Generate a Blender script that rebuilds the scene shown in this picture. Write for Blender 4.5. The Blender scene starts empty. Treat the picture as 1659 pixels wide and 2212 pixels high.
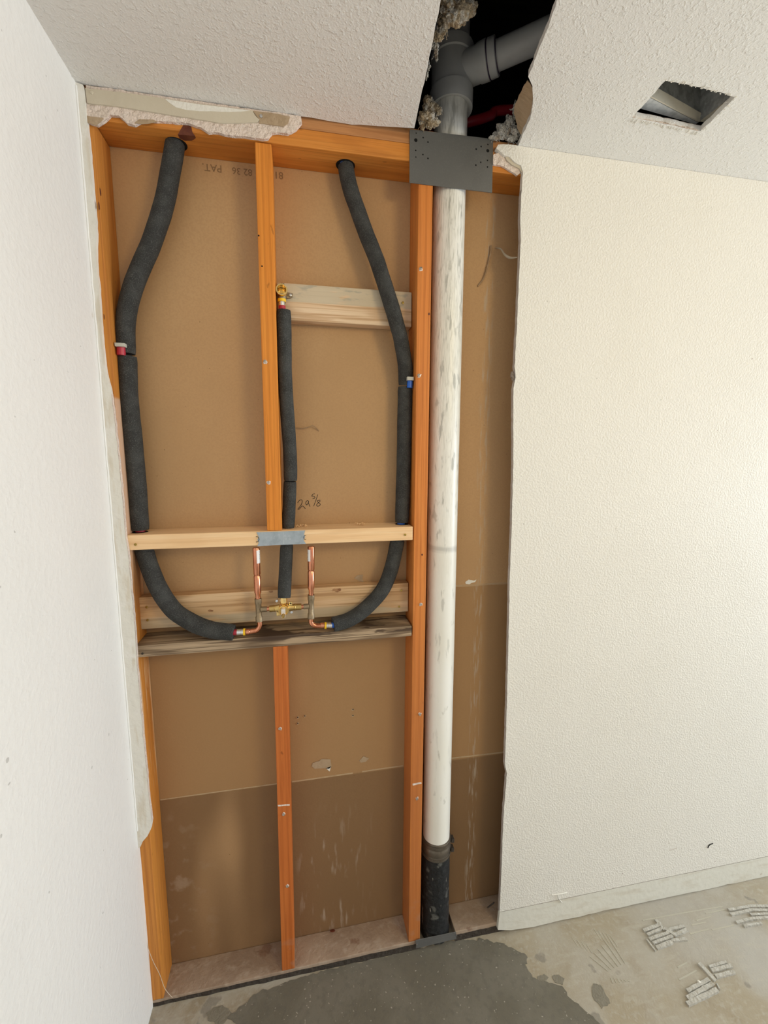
import bpy, bmesh, math, random
from mathutils import Vector, Matrix, noise
random.seed(7)
SC = bpy.context.scene
COL = SC.collection
# ------------------------------------------------------------------ camera
FPX, IW, IH = 942.516, 1659.0, 2212.0
CAM = Vector((.456721, -1.17550, 1.600158))
YAW, PITCH, ROLL = [math.radians(a) for a in (-10.8665, -7.67515, .127984)]
FW = Vector((-math.sin(YAW)*math.cos(PITCH), math.cos(YAW)*math.cos(PITCH), math.sin(PITCH)))
_r = Vector((math.cos(YAW), math.sin(YAW), 0)); _u = _r.cross(FW)
RT = _r*math.cos(ROLL)+_u*math.sin(ROLL); UP = -_r*math.sin(ROLL)+_u*math.cos(ROLL)
cd = bpy.data.cameras.new('camera'); cam = bpy.data.objects.new('camera', cd); COL.objects.link(cam)
cd.sensor_fit = 'VERTICAL'; cd.sensor_height = 36; cd.lens = FPX/IH*36; cd.clip_start = .02
cam.matrix_world = Matrix(((RT.x, UP.x, -FW.x, CAM.x), (RT.y, UP.y, -FW.y, CAM.y), (RT.z, UP.z, -FW.z, CAM.z), (0, 0, 0, 1)))
SC.camera = cam
# ------------------------------------------------------------------ light and exposure
vs = SC.view_settings
vs.view_transform = 'Standard'; vs.look = 'None'; vs.gamma = 1; vs.exposure = 0.0; vs.use_curve_mapping = False
w = bpy.data.worlds.new('room_daylight'); SC.world = w; w.use_nodes = True
w.node_tree.nodes['Background'].inputs[0].default_value = (.985, .985, 1.0, 1)
w.node_tree.nodes['Background'].inputs[1].default_value = .70
def area(name, loc, target, sx, sy, power, col):
    l = bpy.data.lights.new(name, 'AREA'); l.shape = 'RECTANGLE'; l.size = sx; l.size_y = sy; l.energy = power; l.color = col
    o = bpy.data.objects.new(name, l); COL.objects.link(o); o.location = loc
    o.rotation_euler = (Vector(target)-Vector(loc)).to_track_quat('-Z', 'Y').to_euler()
    return o
area('window_daylight', (5.3, -1.0, 1.2), (0, -.5, 1.3), 1.6, 1.5, 122, (.83, .93, 1.0))
area('ceiling_lamp_light', (1.7, -1.9, 2.3), (1.2, 0, 1.7), .5, .5, 16, (1.0, .78, .42))
# ------------------------------------------------------------------ helpers
def A(u, v, y=None, x=None, z=None):
    """the point of a known plane of the room that lies at a place of the photograph"""
    d = FW + RT*((u-IW/2)/FPX) - UP*((v-IH/2)/FPX)
    t = (y-CAM.y)/d.y if y is not None else (x-CAM.x)/d.x if x is not None else (z-CAM.z)/d.z
    return CAM + d*t
WO = {}
def put(name, bm, material, parent=None, smooth=False):
    bmesh.ops.recalc_face_normals(bm, faces=bm.faces)
    lo = Vector((1e9,)*3); hi = -lo
    for v in bm.verts:
        for i in range(3):
            lo[i] = min(lo[i], v.co[i]); hi[i] = max(hi[i], v.co[i])
    c = (lo+hi)/2
    if parent is None: c.z = lo.z
    for v in bm.verts: v.co -= c
    me = bpy.data.meshes.new(name); bm.to_mesh(me); bm.free()
    me.materials.append(material)
    if smooth:
        me.polygons.foreach_set('use_smooth', [True]*len(me.polygons))
        try: me.set_sharp_from_angle(angle=math.radians(38))
        except Exception: pass
    o = bpy.data.objects.new(name, me); COL.objects.link(o)
    if parent is not None:
        o.parent = parent; o.location = c-WO[parent.name]
    else: o.location = c
    WO[o.name] = c
    return o
def tag(o, label=None, cat=None, group=None, kind=None):
    for k, v in (('label', label), ('category', cat), ('group', group), ('kind', kind)):
        if v: o[k] = v
    return o
def thing(name, loc, label, cat, group=None):
    o = bpy.data.objects.new(name, None); COL.objects.link(o); o.location = loc; o.empty_display_size = .05
    WO[o.name] = Vector(loc); return tag(o, label, cat, group)
def struct(name, bm, m, smooth=False): return tag(put(name, bm, m, None, smooth), kind='structure')
def hexa(bm, c8):
    v = [bm.verts.new(c) for c in c8]
    for f in ((0,1,2,3),(4,7,6,5),(0,4,5,1),(1,5,6,2),(2,6,7,3),(3,7,4,0)): bm.faces.new([v[i] for i in f])
    return bm
def box(bm, x0, x1, y0, y1, z0, z1):
    return hexa(bm, [(x0,y0,z0),(x1,y0,z0),(x1,y1,z0),(x0,y1,z0),(x0,y0,z1),(x1,y0,z1),(x1,y1,z1),(x0,y1,z1)])
def bevel(bm, w=.0015, seg=2):
    bmesh.ops.bevel(bm, geom=list(bm.edges), offset=w, segments=seg, affect='EDGES', profile=.6); return bm
def B(*a, w=.0015):
    return bevel(box(bmesh.new(), *a), w)
def spline(pts, n):
    P = [Vector(p) for p in pts]
    if n <= 1 or len(P) < 3: return P
    P = [P[0]*2-P[1]] + P + [P[-1]*2-P[-2]]; out = []
    for i in range(1, len(P)-2):
        a, b, c, d = P[i-1:i+3]
        for k in range(n):
            t = k/n
            out.append(.5*((2*b)+(c-a)*t+(2*a-5*b+4*c-d)*t*t+(3*b-a-3*c+d)*t**3))
    out.append(P[-2]); return out
def tube(bm, pts, r, seg=16, n=6, caps=True, wob=0, hollow=None):
    P = spline(pts, n); m = len(P)
    R = r if callable(r) else (lambda t: r)
    T = [(P[min(i+1, m-1)]-P[max(i-1, 0)]).normalized() for i in range(m)]
    nrm = T[0].orthogonal().normalized(); rings = []
    for i in range(m):
        nrm = (nrm-T[i]*nrm.dot(T[i])).normalized(); bn = T[i].cross(nrm)
        ring = []
        for k in range(seg):
            a = 2*math.pi*k/seg; dr = nrm*math.cos(a)+bn*math.sin(a)
            rr = R(i/(m-1))
            if wob: rr *= 1+wob*noise.noise((P[i]+dr*rr)*28)
            ring.append(bm.verts.new(P[i]+dr*rr))
        rings.append(ring)
    for i in range(m-1):
        for k in range(seg):
            bm.faces.new((rings[i][k], rings[i][(k+1) % seg], rings[i+1][(k+1) % seg], rings[i+1][k]))
    if caps: bm.faces.new(rings[0][::-1]); bm.faces.new(rings[-1])
    return bm
def lathe(bm, p, axis, prof, seg=28, close=True):
    """prof: list of (distance along axis, radius)"""
    ax = Vector(axis).normalized(); n = ax.orthogonal().normalized(); b = ax.cross(n); p = Vector(p); rings = []
    for d, r in prof:
        rings.append([bm.verts.new(p+ax*d+(n*math.cos(2*math.pi*k/seg)+b*math.sin(2*math.pi*k/seg))*r) for k in range(seg)])
    for i in range(len(rings)-1):
        for k in range(seg): bm.faces.new((rings[i][k], rings[i][(k+1) % seg], rings[i+1][(k+1) % seg], rings[i+1][k]))
    if close: bm.faces.new(rings[0][::-1]); bm.faces.new(rings[-1])
    return bm
def sheet(outer, holes, off, bm=None):
    """a flat plate with an irregular outline and holes, given a thickness by the vector off"""
    bm = bm or bmesh.new(); off = Vector(off); ed = []; loops = []
    for lp in [outer]+list(holes):
        vs_ = [bm.verts.new(Vector(p)) for p in lp]; loops.append(vs_)
        ed += [bm.edges.new((vs_[i], vs_[(i+1) % len(vs_)])) for i in range(len(vs_))]
    r = bmesh.ops.triangle_fill(bm, use_beauty=True, use_dissolve=False, edges=ed)
    fs = [g for g in r['geom'] if isinstance(g, bmesh.types.BMFace)]
    mp = {}
    for f in fs:
        for v in f.verts:
            if v not in mp: mp[v] = bm.verts.new(v.co+off)
    for f in fs: bm.faces.new([mp[v] for v in reversed(f.verts)])
    for vs_ in loops:
        for i in range(len(vs_)):
            a, b = vs_[i], vs_[(i+1) % len(vs_)]
            if a in mp and b in mp:
                try: bm.faces.new((a, b, mp[b], mp[a]))
                except ValueError: pass
    return bm
def rough(pts, amp, step, seed=0, axes=(0, 2)):
    """the same polyline, subdivided and roughened like a torn edge"""
    out = []; P = [Vector(p) for p in pts]
    for a, b in zip(P, P[1:]):
        n = max(1, int((b-a).length/step))
        for k in range(n):
            q = a.lerp(b, k/n)
            if k or len(out):
                for ax in axes: q[ax] += amp*(noise.noise(q*70+Vector((seed, ax*9, 0)))+.6*noise.noise(q*230+Vector((seed, 3, ax*7))))
            out.append(q)
    out.append(P[-1]); return out
def blob(bm, c, r, sub=3, amp=.5, fq=30, sq=(1, 1, 1), seed=0):
    g = bmesh.ops.create_icosphere(bm, subdivisions=sub, radius=1.0)
    for v in g['verts']:
        d = v.co.normalized(); q = Vector((d.x*sq[0], d.y*sq[1], d.z*sq[2]))*r
        k = 1+amp*(noise.noise(q*fq+Vector((seed, 0, 0)))+.5*noise.noise(q*fq*2.7+Vector((0, seed, 0)))+.3*noise.noise(q*fq*6))
        v.co = Vector(c)+q*k
    return bm
# ------------------------------------------------------------------ materials
def M(name, base, layers=(), rough_=.7, metal=0, spec=.3, bumps=(), coord='Object', rand=True, roughvar=None):
    m = bpy.data.materials.new(name); m.use_nodes = True; nt = m.node_tree; N = nt.nodes; L = nt.links
    bs = N['Principled BSDF']; bs.inputs['Roughness'].default_value = rough_; bs.inputs['Metallic'].default_value = metal
    bs.inputs['Specular IOR Level'].default_value = spec
    tc = N.new('ShaderNodeTexCoord'); src = tc.outputs['Object']
    if coord == 'World': src = N.new('ShaderNodeNewGeometry').outputs['Position']
    elif rand:
        oi = N.new('ShaderNodeObjectInfo'); ml = N.new('ShaderNodeMath'); ml.operation = 'MULTIPLY'; ml.inputs[1].default_value = 37.
        L.new(oi.outputs['Random'], ml.inputs[0]); ad = N.new('ShaderNodeVectorMath'); ad.operation = 'ADD'
        L.new(src, ad.inputs[0]); L.new(ml.outputs[0], ad.inputs[1]); src = ad.outputs[0]
    def tex(kind, sc, det=4, dist=0):
        mp = N.new('ShaderNodeMapping'); mp.inputs['Scale'].default_value = sc if isinstance(sc, tuple) else (sc,)*3
        L.new(src, mp.inputs[0])
        if kind == 'noise':
            t = N.new('ShaderNodeTexNoise'); t.inputs['Scale'].default_value = 1; t.inputs['Detail'].default_value = det
            t.inputs['Distortion'].default_value = dist; o = t.outputs['Fac']
        elif kind == 'voro':
            t = N.new('ShaderNodeTexVoronoi'); t.inputs['Scale'].default_value = 1; o = t.outputs['Distance']
        elif kind == 'wave':
            t = N.new('ShaderNodeTexWave'); t.inputs['Scale'].default_value = 1; t.inputs['Distortion'].default_value = dist
            t.inputs['Detail'].default_value = det; t.inputs['Detail Scale'].default_value = 1.2; o = t.outputs['Fac']
        L.new(mp.outputs[0], t.inputs['Vector']); return o
    def rng(o, lo, hi, a=0., b=1.):
        r = N.new('ShaderNodeMapRange'); r.interpolation_type = 'SMOOTHSTEP'
        for i, v in enumerate((lo, hi, a, b)): r.inputs[i+1].default_value = v
        L.new(o, r.inputs[0]); return r.outputs[0]
    def mul(a, b):
        k = N.new('ShaderNodeMath'); k.operation = 'MULTIPLY'; L.new(a, k.inputs[0])
        if isinstance(b, float): k.inputs[1].default_value = b
        else: L.new(b, k.inputs[1])
        return k.outputs[0]
    cur = None
    for ly in layers:
        kind, sc, lo, hi, colr, amt = ly[:6]; opt = ly[6] if len(ly) > 6 else {}
        f = mul(rng(tex(kind, sc, opt.get('det', 4), opt.get('dist', 0)), lo, hi), float(amt))
        for (axis, p0, p1) in opt.get('zones', ()):       # where on the thing the wear or painted shade sits (world metres)
            g = N.new('ShaderNodeNewGeometry'); sp = N.new('ShaderNodeSeparateXYZ'); L.new(g.outputs['Position'], sp.inputs[0])
            f = mul(f, rng(sp.outputs['XYZ'.index(axis)], p0, p1) if p0 < p1 else rng(sp.outputs['XYZ'.index(axis)], p1, p0, 1., 0.))
        mx = N.new('ShaderNodeMix'); mx.data_type = 'RGBA'; L.new(f, mx.inputs['Factor'])
        if cur is None: mx.inputs['A'].default_value = (*base, 1)
        else: L.new(cur, mx.inputs['A'])
        mx.inputs['B'].default_value = (*colr, 1); cur = mx.outputs['Result']
    if cur is None: bs.inputs['Base Color'].default_value = (*base, 1)
    else: L.new(cur, bs.inputs['Base Color'])
    prev = None
    for kind, sc, lo, hi, stg, dst in bumps:
        b = N.new('ShaderNodeBump'); b.inputs['Strength'].default_value = stg; b.inputs['Distance'].default_value = dst
        L.new(rng(tex(kind, sc, 3), lo, hi), b.inputs['Height'])
        if prev is not None: L.new(prev, b.inputs['Normal'])
        prev = b.outputs[0]
    if prev is not None: L.new(prev, bs.inputs['Normal'])
    return m
WHITE = (.775, .755, .70)
m_wall = M('painted_orange_peel_drywall', WHITE, [('noise', 3., .45, .75, (.74, .715, .65), .5), ('noise', 90., .73, .78, (.42, .39, .34), .5, {'det': 2})],
           .55, spec=.35, bumps=[('noise', 170., .38, .68, .30, .003), ('noise', 420., .35, .7, .15, .0015)], coord='World')
m_wallL = M('painted_smooth_drywall', (.81, .80, .78), [('noise', 2.5, .45, .75, (.75, .74, .72), .5), ('noise', 60., .77, .80, (.4, .39, .37), .6, {'det': 1})],
            .6, bumps=[('noise', 75., .35, .7, .22, .003)], coord='World')
m_base = M('scuffed_base_paint', (.70, .69, .62), [('noise', (9., 9., 40.), .5, .68, (.60, .56, .47), .6), ('noise', 25., .66, .72, (.45, .38, .28), .6, {'zones': [('Z', .07, .0)]})], .6,
           bumps=[('noise', 60., .3, .7, .2, .002)], coord='World')
m_ceil = M('knockdown_ceiling_paint', (.81, .79, .755), [('noise', 3., .45, .75, (.78, .76, .72), .5)], .65,
           bumps=[('noise', 105., .53, .66, .32, .004), ('noise', 260., .4, .7, .25, .002)], coord='World')
m_gyp = M('broken_gypsum', (.78, .66, .58), [('noise', 60., .45, .65, (.70, .60, .53), .8), ('noise', 25., .6, .7, (.62, .52, .43), .5)], .9,
          bumps=[('noise', 120., .2, .8, .7, .006)])
m_gypedge = M('cut_gypsum_edge', (.50, .44, .40), [('noise', 60., .4, .7, (.42, .36, .33), .8)], .9, bumps=[('noise', 150., .2, .8, .5, .003)])
m_paperstrip = M('bare_joint_compound', (.60, .54, .43), [('noise', 12., .4, .7, (.54, .47, .36), .6)], .8, bumps=[('noise', 80., .3, .7, .1, .002)])
m_paper_torn = M('torn_face_paper', (.44, .33, .22), [('noise', 40., .4, .7, (.36, .26, .16), .7)], .9, bumps=[('noise', 90., .3, .7, .3, .003)])
m_white_patch = M('white_paint_patch', (.80, .78, .72), (), .6, bumps=[('noise', 130., .35, .7, .2, .003)])
m_strip = M('plaster_corner_strip', (.76, .74, .68), [('noise', (60., 60., 9.), .5, .66, (.58, .49, .36), .45), ('noise', 22., .55, .7, (.80, .78, .74), .8)], .75,
            bumps=[('noise', 60., .3, .7, .25, .003)], coord='World')
m_board = M('brown_gypsum_paper', (.535, .335, .173), [
    ('noise', 2.2, .40, .66, (.47, .295, .150), .6, {'det': 3}),
    ('noise', (4., 4., 1.2), .50, .7, (.59, .385, .205), .55),
    ('noise', 210., .42, .62, (.47, .29, .15), .35, {'det': 2}),
    ('noise', 170., .775, .79, (.13, .07, .03), .7, {'det': 1}),
    ('noise', 190., .215, .20, (.70, .54, .36), .5, {'det': 1}),
    ('noise', (3., 3., 1.), .15, .35, (.35, .205, .095), .75, {'det': 2, 'zones': [('Z', 1.186, 1.182), ('Z', .582, .592)]}),  # painted shade: middle sheet darker where less light reaches
    ('noise', (3., 3., 1.), .25, .45, (.185, .106, .052), .80, {'det': 2, 'zones': [('Z', .592, .582)]}),  # painted shade again, deeper on the lowest sheet
    ('noise', (55., 10., 9.), .55, .72, (.55, .46, .37), .55, {'zones': [('X', .40, .46), ('X', .70, .55), ('Z', .52, .30)]}),
    ('noise', (150., 20., 16.), .50, .66, (.48, .41, .33), .55, {'zones': [('X', .985, 1.00), ('X', 1.03, 1.015)]}),
    ('noise', 22., .52, .70, (.46, .36, .27), .45, {'zones': [('Z', .62, .30), ('X', .2, .05)]})],
    .85, spec=.15, bumps=[('noise', 160., .3, .7, .08, .002)], coord='World')
def wood(name, base, dark, light, ax='Z', rough_=.55, knots=.5, extra=(), grain=1.0, tint=(1, 1, 1)):
    base, dark, light = [tuple(a*b for a, b in zip(c, tint)) for c in (base, dark, light)]
    s = {'Z': (170., 170., 3.5), 'X': (3.5, 170., 170.)}[ax]
    s2 = {'Z': (38., 38., 1.1), 'X': (1.1, 38., 38.)}[ax]
    s3 = {'Z': (60., 60., 22.), 'X': (22., 60., 60.)}[ax]
    return M(name, base, [('noise', s2, .38, .66, light, .75, {'dist': 1.5}), ('noise', s, .46, .68, dark, .55*grain, {'dist': .6}),
             ('wave', {'Z': (22., 9., 1.0), 'X': (1.0, 9., 22.)}[ax], .55, .95, dark, .35*grain, {'dist': 6., 'det': 3}),
             ('noise', s3, .70, .76, tuple(c*.35 for c in dark), knots)]+list(extra), rough_, spec=.3, bumps=[('noise', s, .3, .7, .12, .002)])
DUST = ('noise', 14., .42, .62, (.36, .27, .20), .55)
m_studC = wood('orange_fir_stud', (.66, .27, .065), (.46, .17, .035), (.74, .33, .09), tint=(1.06, .90, .50))
m_studR = wood('red_orange_fir_stud', (.60, .235, .07), (.40, .135, .035), (.66, .285, .095), tint=(1.08, .92, .62), extra=[('noise', (30., 30., 3.), .2, .45, (.40, .135, .042), .65, {'zones': [('Z', 1.5, .5)]}), ('noise', 30., .5, .7, (.42, .25, .16), .45, {'zones': [('Z', .3, .0)]})])  # redder wood low down, with shade painted in by height; dust at the foot
m_studlow = wood('dusty_red_fir_stud', (.52, .19, .065), (.36, .115, .035), (.56, .22, .08), tint=(1.0, .76, .45), extra=[('noise', 30., .5, .7, (.42, .25, .16), .45, {'zones': [('Z', .25, .0)]})])
m_studL = wood('amber_fir_stud', (.56, .26, .075), (.38, .15, .045), (.62, .30, .10), tint=(1.05, .90, .55), extra=[
    ('noise', (30., 30., 6.), .15, .35, (.66, .45, .32), .8, {'zones': [('Z', 1.735, 1.725), ('Z', 1.12, 1.45)]}),
    ('noise', (160., 160., 5.), .53, .60, (.72, .47, .26), .85, {'zones': [('Z', 1.07, 1.0), ('Z', .60, .75)]})])
m_plate = wood('orange_fir_plate', (.60, .255, .07), (.40, .155, .04), (.66, .31, .10), 'X', tint=(1.03, .90, .55))
m_plate_top = wood('brown_fir_plate', (.50, .23, .085), (.34, .14, .05), (.56, .28, .12), 'X')
m_pine = wood('fresh_pine', (.86, .58, .32), (.68, .40, .19), (.90, .66, .40), 'X', .6, .3, grain=.7)
m_pine2 = wood('knotty_pine', (.66, .43, .23), (.42, .235, .105), (.76, .54, .33), 'X', .65, .6, grain=1.5, extra=[('noise', (6., 9., 40.), .36, .48, (.47, .40, .28), .7, {'zones': [('Z', 1.165, 1.150)]})])
m_pine3 = wood('peeling_pine', (.74, .53, .34), (.52, .32, .17), (.82, .64, .45), 'X', .7, .2, grain=1.5, extra=[
    ('noise', (9., 9., 40.), .30, .42, (.58, .50, .37), .85, {'zones': [('Z', 1.990, 1.993)]}),
    ('noise', (20., 9., 60.), .55, .66, (.38, .36, .30), .7, {'zones': [('Z', 1.986, 1.996)]})])
m_weath = wood('weathered_lumber', (.38, .275, .175), (.11, .068, .038), (.49, .37, .245), 'X', .75, .6, grain=1.75, extra=[
    ('noise', (7., 16., 40.), .44, .50, (.055, .032, .02), .9, {'zones': [('X', .28, .36), ('X', .60, .52), ('Z', 1.085, 1.092)]}),
    ('noise', (9., 30., 40.), .47, .53, (.06, .035, .022), .85, {'zones': [('X', .60, .64), ('Z', 1.085, 1.092)]})])
m_sill = M('dusty_sill_plate', (.40, .30, .22), [('noise', 9., .42, .62, (.32, .23, .165), .8), ('noise', 40., .5, .7, (.46, .37, .29), .6), ('noise', 14., .66, .72, (.20, .10, .06), .6)], .9,
           bumps=[('noise', 90., .3, .7, .25, .003)])
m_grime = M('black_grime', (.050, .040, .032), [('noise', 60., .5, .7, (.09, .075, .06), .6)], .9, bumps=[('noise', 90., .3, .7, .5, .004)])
m_foam = M('charcoal_pipe_foam', (.036, .037, .036), [('noise', 30., .40, .7, (.066, .068, .066), .7), ('noise', 520., .52, .70, (.15, .15, .14), .5, {'det': 2})], .85, spec=.25,
           bumps=[('noise', 380., .35, .65, .5, .002)])
m_red = M('red_pex', (.42, .022, .045), (), .35, spec=.5)
m_blue = M('blue_pex', (.015, .12, .55), (), .35, spec=.5)
m_clip = M('grey_plastic_clip', (.52, .52, .46), (), .5)
m_copper = M('copper', (.74, .32, .19), [('noise', (60., 60., 14.), .42, .68, (.46, .155, .08), .7)], .24, 1, bumps=[('noise', 50., .3, .7, .04, .002)])
m_bronze = M('cast_bronze', (.33, .255, .165), [('noise', 120., .45, .7, (.22, .165, .10), .6)], .5, .85, bumps=[('noise', 300., .3, .7, .3, .001)])
m_brass = M('polished_brass', (.86, .62, .25), [('noise', 60., .5, .75, (.60, .38, .12), .5)], .2, 1)
m_brassraw = M('raw_brass', (.62, .44, .17), [('noise', 90., .45, .7, (.42, .28, .09), .6)], .35, 1)
m_stem = M('pale_metal_stem', (.82, .76, .70), (), .3, .6)
m_zinc = M('zinc_screw', (.62, .64, .66), (), .3, 1)
m_steel = M('stainless_sleeve', (.72, .72, .72), (), .22, 1)
m_yellow = M('yellow_ring', (.85, .52, .015), (), .4, spec=.5)
m_sticker = M('white_sticker', (.82, .80, .80), (), .5)
m_ink = M('black_ink', (.012, .010, .010), (), .6)
m_faint = M('faint_print', (.27, .165, .085), (), .85)
m_galv = M('galvanized_strap', (.40, .455, .50), [('noise', 45., .42, .66, (.31, .36, .40), .8), ('noise', 160., .5, .7, (.47, .52, .56), .5)], .48, .55)
m_plateS = M('dark_steel_plate', (.150, .150, .145), [('noise', 9., .4, .7, (.125, .125, .12), .7), ('noise', 300., .5, .7, (.19, .19, .185), .3)], .45, .25)
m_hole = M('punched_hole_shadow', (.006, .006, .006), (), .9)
m_pvc = M('aged_white_pvc', (.84, .83, .78), [
    ('noise', (5., 5., 2.), .45, .7, (.76, .74, .64), .6),
    ('noise', (620., 620., 30.), .48, .66, (.30, .29, .24), .50, {'det': 7, 'zones': [('Z', .9, 2.25)]}),
    ('noise', (240., 240., 9.), .55, .70, (.36, .35, .30), .36, {'det': 5, 'zones': [('Z', 1.3, 2.2)]}),
    ('noise', (75., 75., 13.), .59, .68, (.28, .28, .25), .6, {'zones': [('Z', .3, 1.7)]}),
    ('noise', (40., 40., 20.), .62, .72, (.42, .41, .36), .6),
    ('noise', (6., 6., 60.), .35, .6, (.40, .39, .36), .5, {'zones': [('Z', 1.310, 1.322), ('Z', 1.345, 1.330)]}),
    ('noise', (4., 4., 6.), .38, .55, (.36, .35, .31), .55, {'zones': [('Z', 2.36, 2.42)]})], .38, spec=.5, coord='World')
m_pvcgrey = M('grey_pvc_fitting', (.47, .47, .46), [('noise', 20., .4, .7, (.40, .40, .39), .6)], .45, spec=.4)
m_blackpipe = M('black_cast_pipe', (.017, .018, .019), [('noise', 26., .57, .68, (.20, .20, .18), .5), ('noise', (70., 70., 20.), .64, .70, (.40, .37, .32), .7), ('noise', 60., .5, .7, (.035, .037, .038), .6)], .6,
                bumps=[('noise', 70., .3, .7, .4, .004)])
m_shield = M('grimy_coupling_shield', (.20, .175, .145), [('noise', 40., .45, .7, (.13, .11, .085), .7)], .38, .7)
m_fluff = M('mineral_wool', (.60, .47, .31), [('noise', 30., .46, .60, (.34, .23, .12), .8), ('noise', 75., .48, .62, (.82, .76, .66), .85)], .95,
            bumps=[('noise', (260., 260., 260.), .25, .75, .8, .006), ('noise', 620., .3, .7, .6, .003)])
m_fluffw = M('white_wool', (.80, .76, .68), [('noise', 60., .52, .66, (.48, .36, .25), .8)], .95, bumps=[('noise', 190., .25, .75, 1.0, .012)])
m_attic = M('near_black_void_box', (.020, .016, .013), [('noise', (4., 40., 40.), .45, .6, (.03, .024, .018), .7)], .95, spec=.05)
m_duct = M('dull_duct_metal', (.44, .45, .44), [('noise', 50., .45, .62, (.28, .28, .275), .8), ('noise', 130., .58, .7, (.60, .60, .59), .6)], .65, .1)
m_ductlip = M('painted_duct_flange', (.82, .75, .60), [('noise', 70., .5, .7, (.68, .62, .49), .6)], .6, .0)
m_ductgalv = M('bright_galvanized_flange', (.84, .84, .82), [('noise', 60., .45, .62, (.62, .63, .62), .8)], .5, .1)
m_floor = M('old_tan_concrete', (.37, .32, .235), [
    ('noise', 4.5, .42, .62, (.42, .39, .33), .75), ('noise', 12., .52, .70, (.30, .245, .165), .55),
    ('noise', 2.2, .40, .58, (.43, .41, .37), .8, {'zones': [('X', 1.45, 1.75)]}),
    ('noise', 70., .5, .7, (.45, .42, .36), .45), ('noise', (14., 60., 10.), .52, .72, (.46, .43, .36), .45), ('noise', 9., .64, .68, (.20, .185, .155), .6),
    ('noise', 150., .70, .75, (.52, .50, .45), .6)], .8, spec=.25,
    bumps=[('noise', 18., .3, .7, .12, .006), ('noise', 190., .35, .65, .16, .002)], coord='World')
m_patch = M('fresh_grey_concrete', (.150, .137, .105), [('noise', 6., .40, .62, (.19, .175, .14), .8), ('noise', 60., .45, .7, (.125, .118, .095), .5), ('noise', 130., .715, .74, (.40, .37, .31), .8, {'det': 1})], .7, spec=.35,
            bumps=[('noise', 200., .35, .65, .16, .002)], coord='World')
m_damp = M('damp_concrete', (.225, .205, .16), [('noise', 60., .45, .7, (.19, .175, .135), .6)], .75, spec=.3, bumps=[('noise', 160., .35, .65, .25, .003)], coord='World')
m_thin = M('grey_thinset', (.50, .48, .43), [('noise', 60., .4, .65, (.42, .40, .35), .7)], .85, bumps=[('noise', 140., .3, .7, .5, .003)])
m_scrape = M('pale_thinset_film', (.46, .435, .36), (), .9)
m_strand = M('dried_mud_strand', (.36, .24, .14), [('noise', 60., .5, .7, (.46, .36, .26), .6)], .9)
m_web = M('dusty_web', (.42, .36, .28), (), .9)
m_nailh = M('aged_screw', (.42, .38, .34), [('noise', 500., .5, .6, (.70, .66, .60), .7)], .35, .8)
m_goldscrew = M('yellow_zinc_screw', (.42, .30, .08), (), .4, .8)
m_knot = M('red_brown_knot', (.105, .028, .016), [('noise', 60., .45, .65, (.16, .05, .025), .7)], .45)
m_ktone = M('knot_tone', (.40, .22, .105), [('noise', 130., .45, .6, (.25, .11, .05), .9)], .65)
m_wire = M('thin_cable', (.60, .50, .38), (), .5)
m_shaving = M('pine_shavings', (.78, .52, .28), [('noise', 90., .5, .7, (.84, .66, .44), .6)], .7)
# ------------------------------------------------------------------ room shell
DW, H = -.0127, 2.393
struct('wall_left', sheet([(0, -3.2, 0), (0, -3.2, H)] + [(0, .0, H)] + rough([(0, -.0005, 2.39), (0, -.0015, .6), (0, -.001, .52), (0, .001, .28), (0, -.0005, 0)], .0012, .02, 3, (1,)), [], (-.0127, 0, 0)), m_wallL)
# ceiling with the hole cut for the drain stack and the square hole of the vent
left_cut = [A(u, v, z=H) for u, v in ((895, 277), (908, 213), (920, 160), (937, 82), (952, 0))]
right_cut = [A(u, v, z=H) for u, v in ((1203, 0), (1190, 45), (1178, 72), (1160, 118), (1141, 166), (1149, 186), (1152, 222), (1144, 258), (1131, 288), (1120, 314))]
notch = rough(left_cut, .0012, .02, 1, (0, 1)) + [Vector((.70, -.44, H)), Vector((.92, -.45, H))] + rough(right_cut, .0025, .012, 2, (0, 1))
edge_l = rough([(0, -.006, H), (.25, -.004, H), (.48, -.006, H), (.60, -.003, H), A(895, 277, z=H)], .0022, .02, 5, (1,))[:-1]
vent_px = [(1438, 174), (1500, 186), (1560, 200), (1588, 211), (1552, 246), (1512, 284), (1440, 268), (1366, 254), (1400, 216)]
vh = [A(u, v, z=H) for u, v in vent_px]
vent_hole = rough(vh+[vh[0]], .0022, .009, 8, (0, 1))[:-1]
outer = [(0, -3.2, H)] + edge_l + notch + [(1.034, -.0005, H), (5.6, -.0005, H), (5.6, -3.2, H)]
ceiling = struct('ceiling', sheet(outer, [vent_hole], (0, 0, .0127)), m_ceil)
struct('floor', box(bmesh.new(), -.02, 5.6, -3.2, .11, -.1, 0), m_floor)
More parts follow.
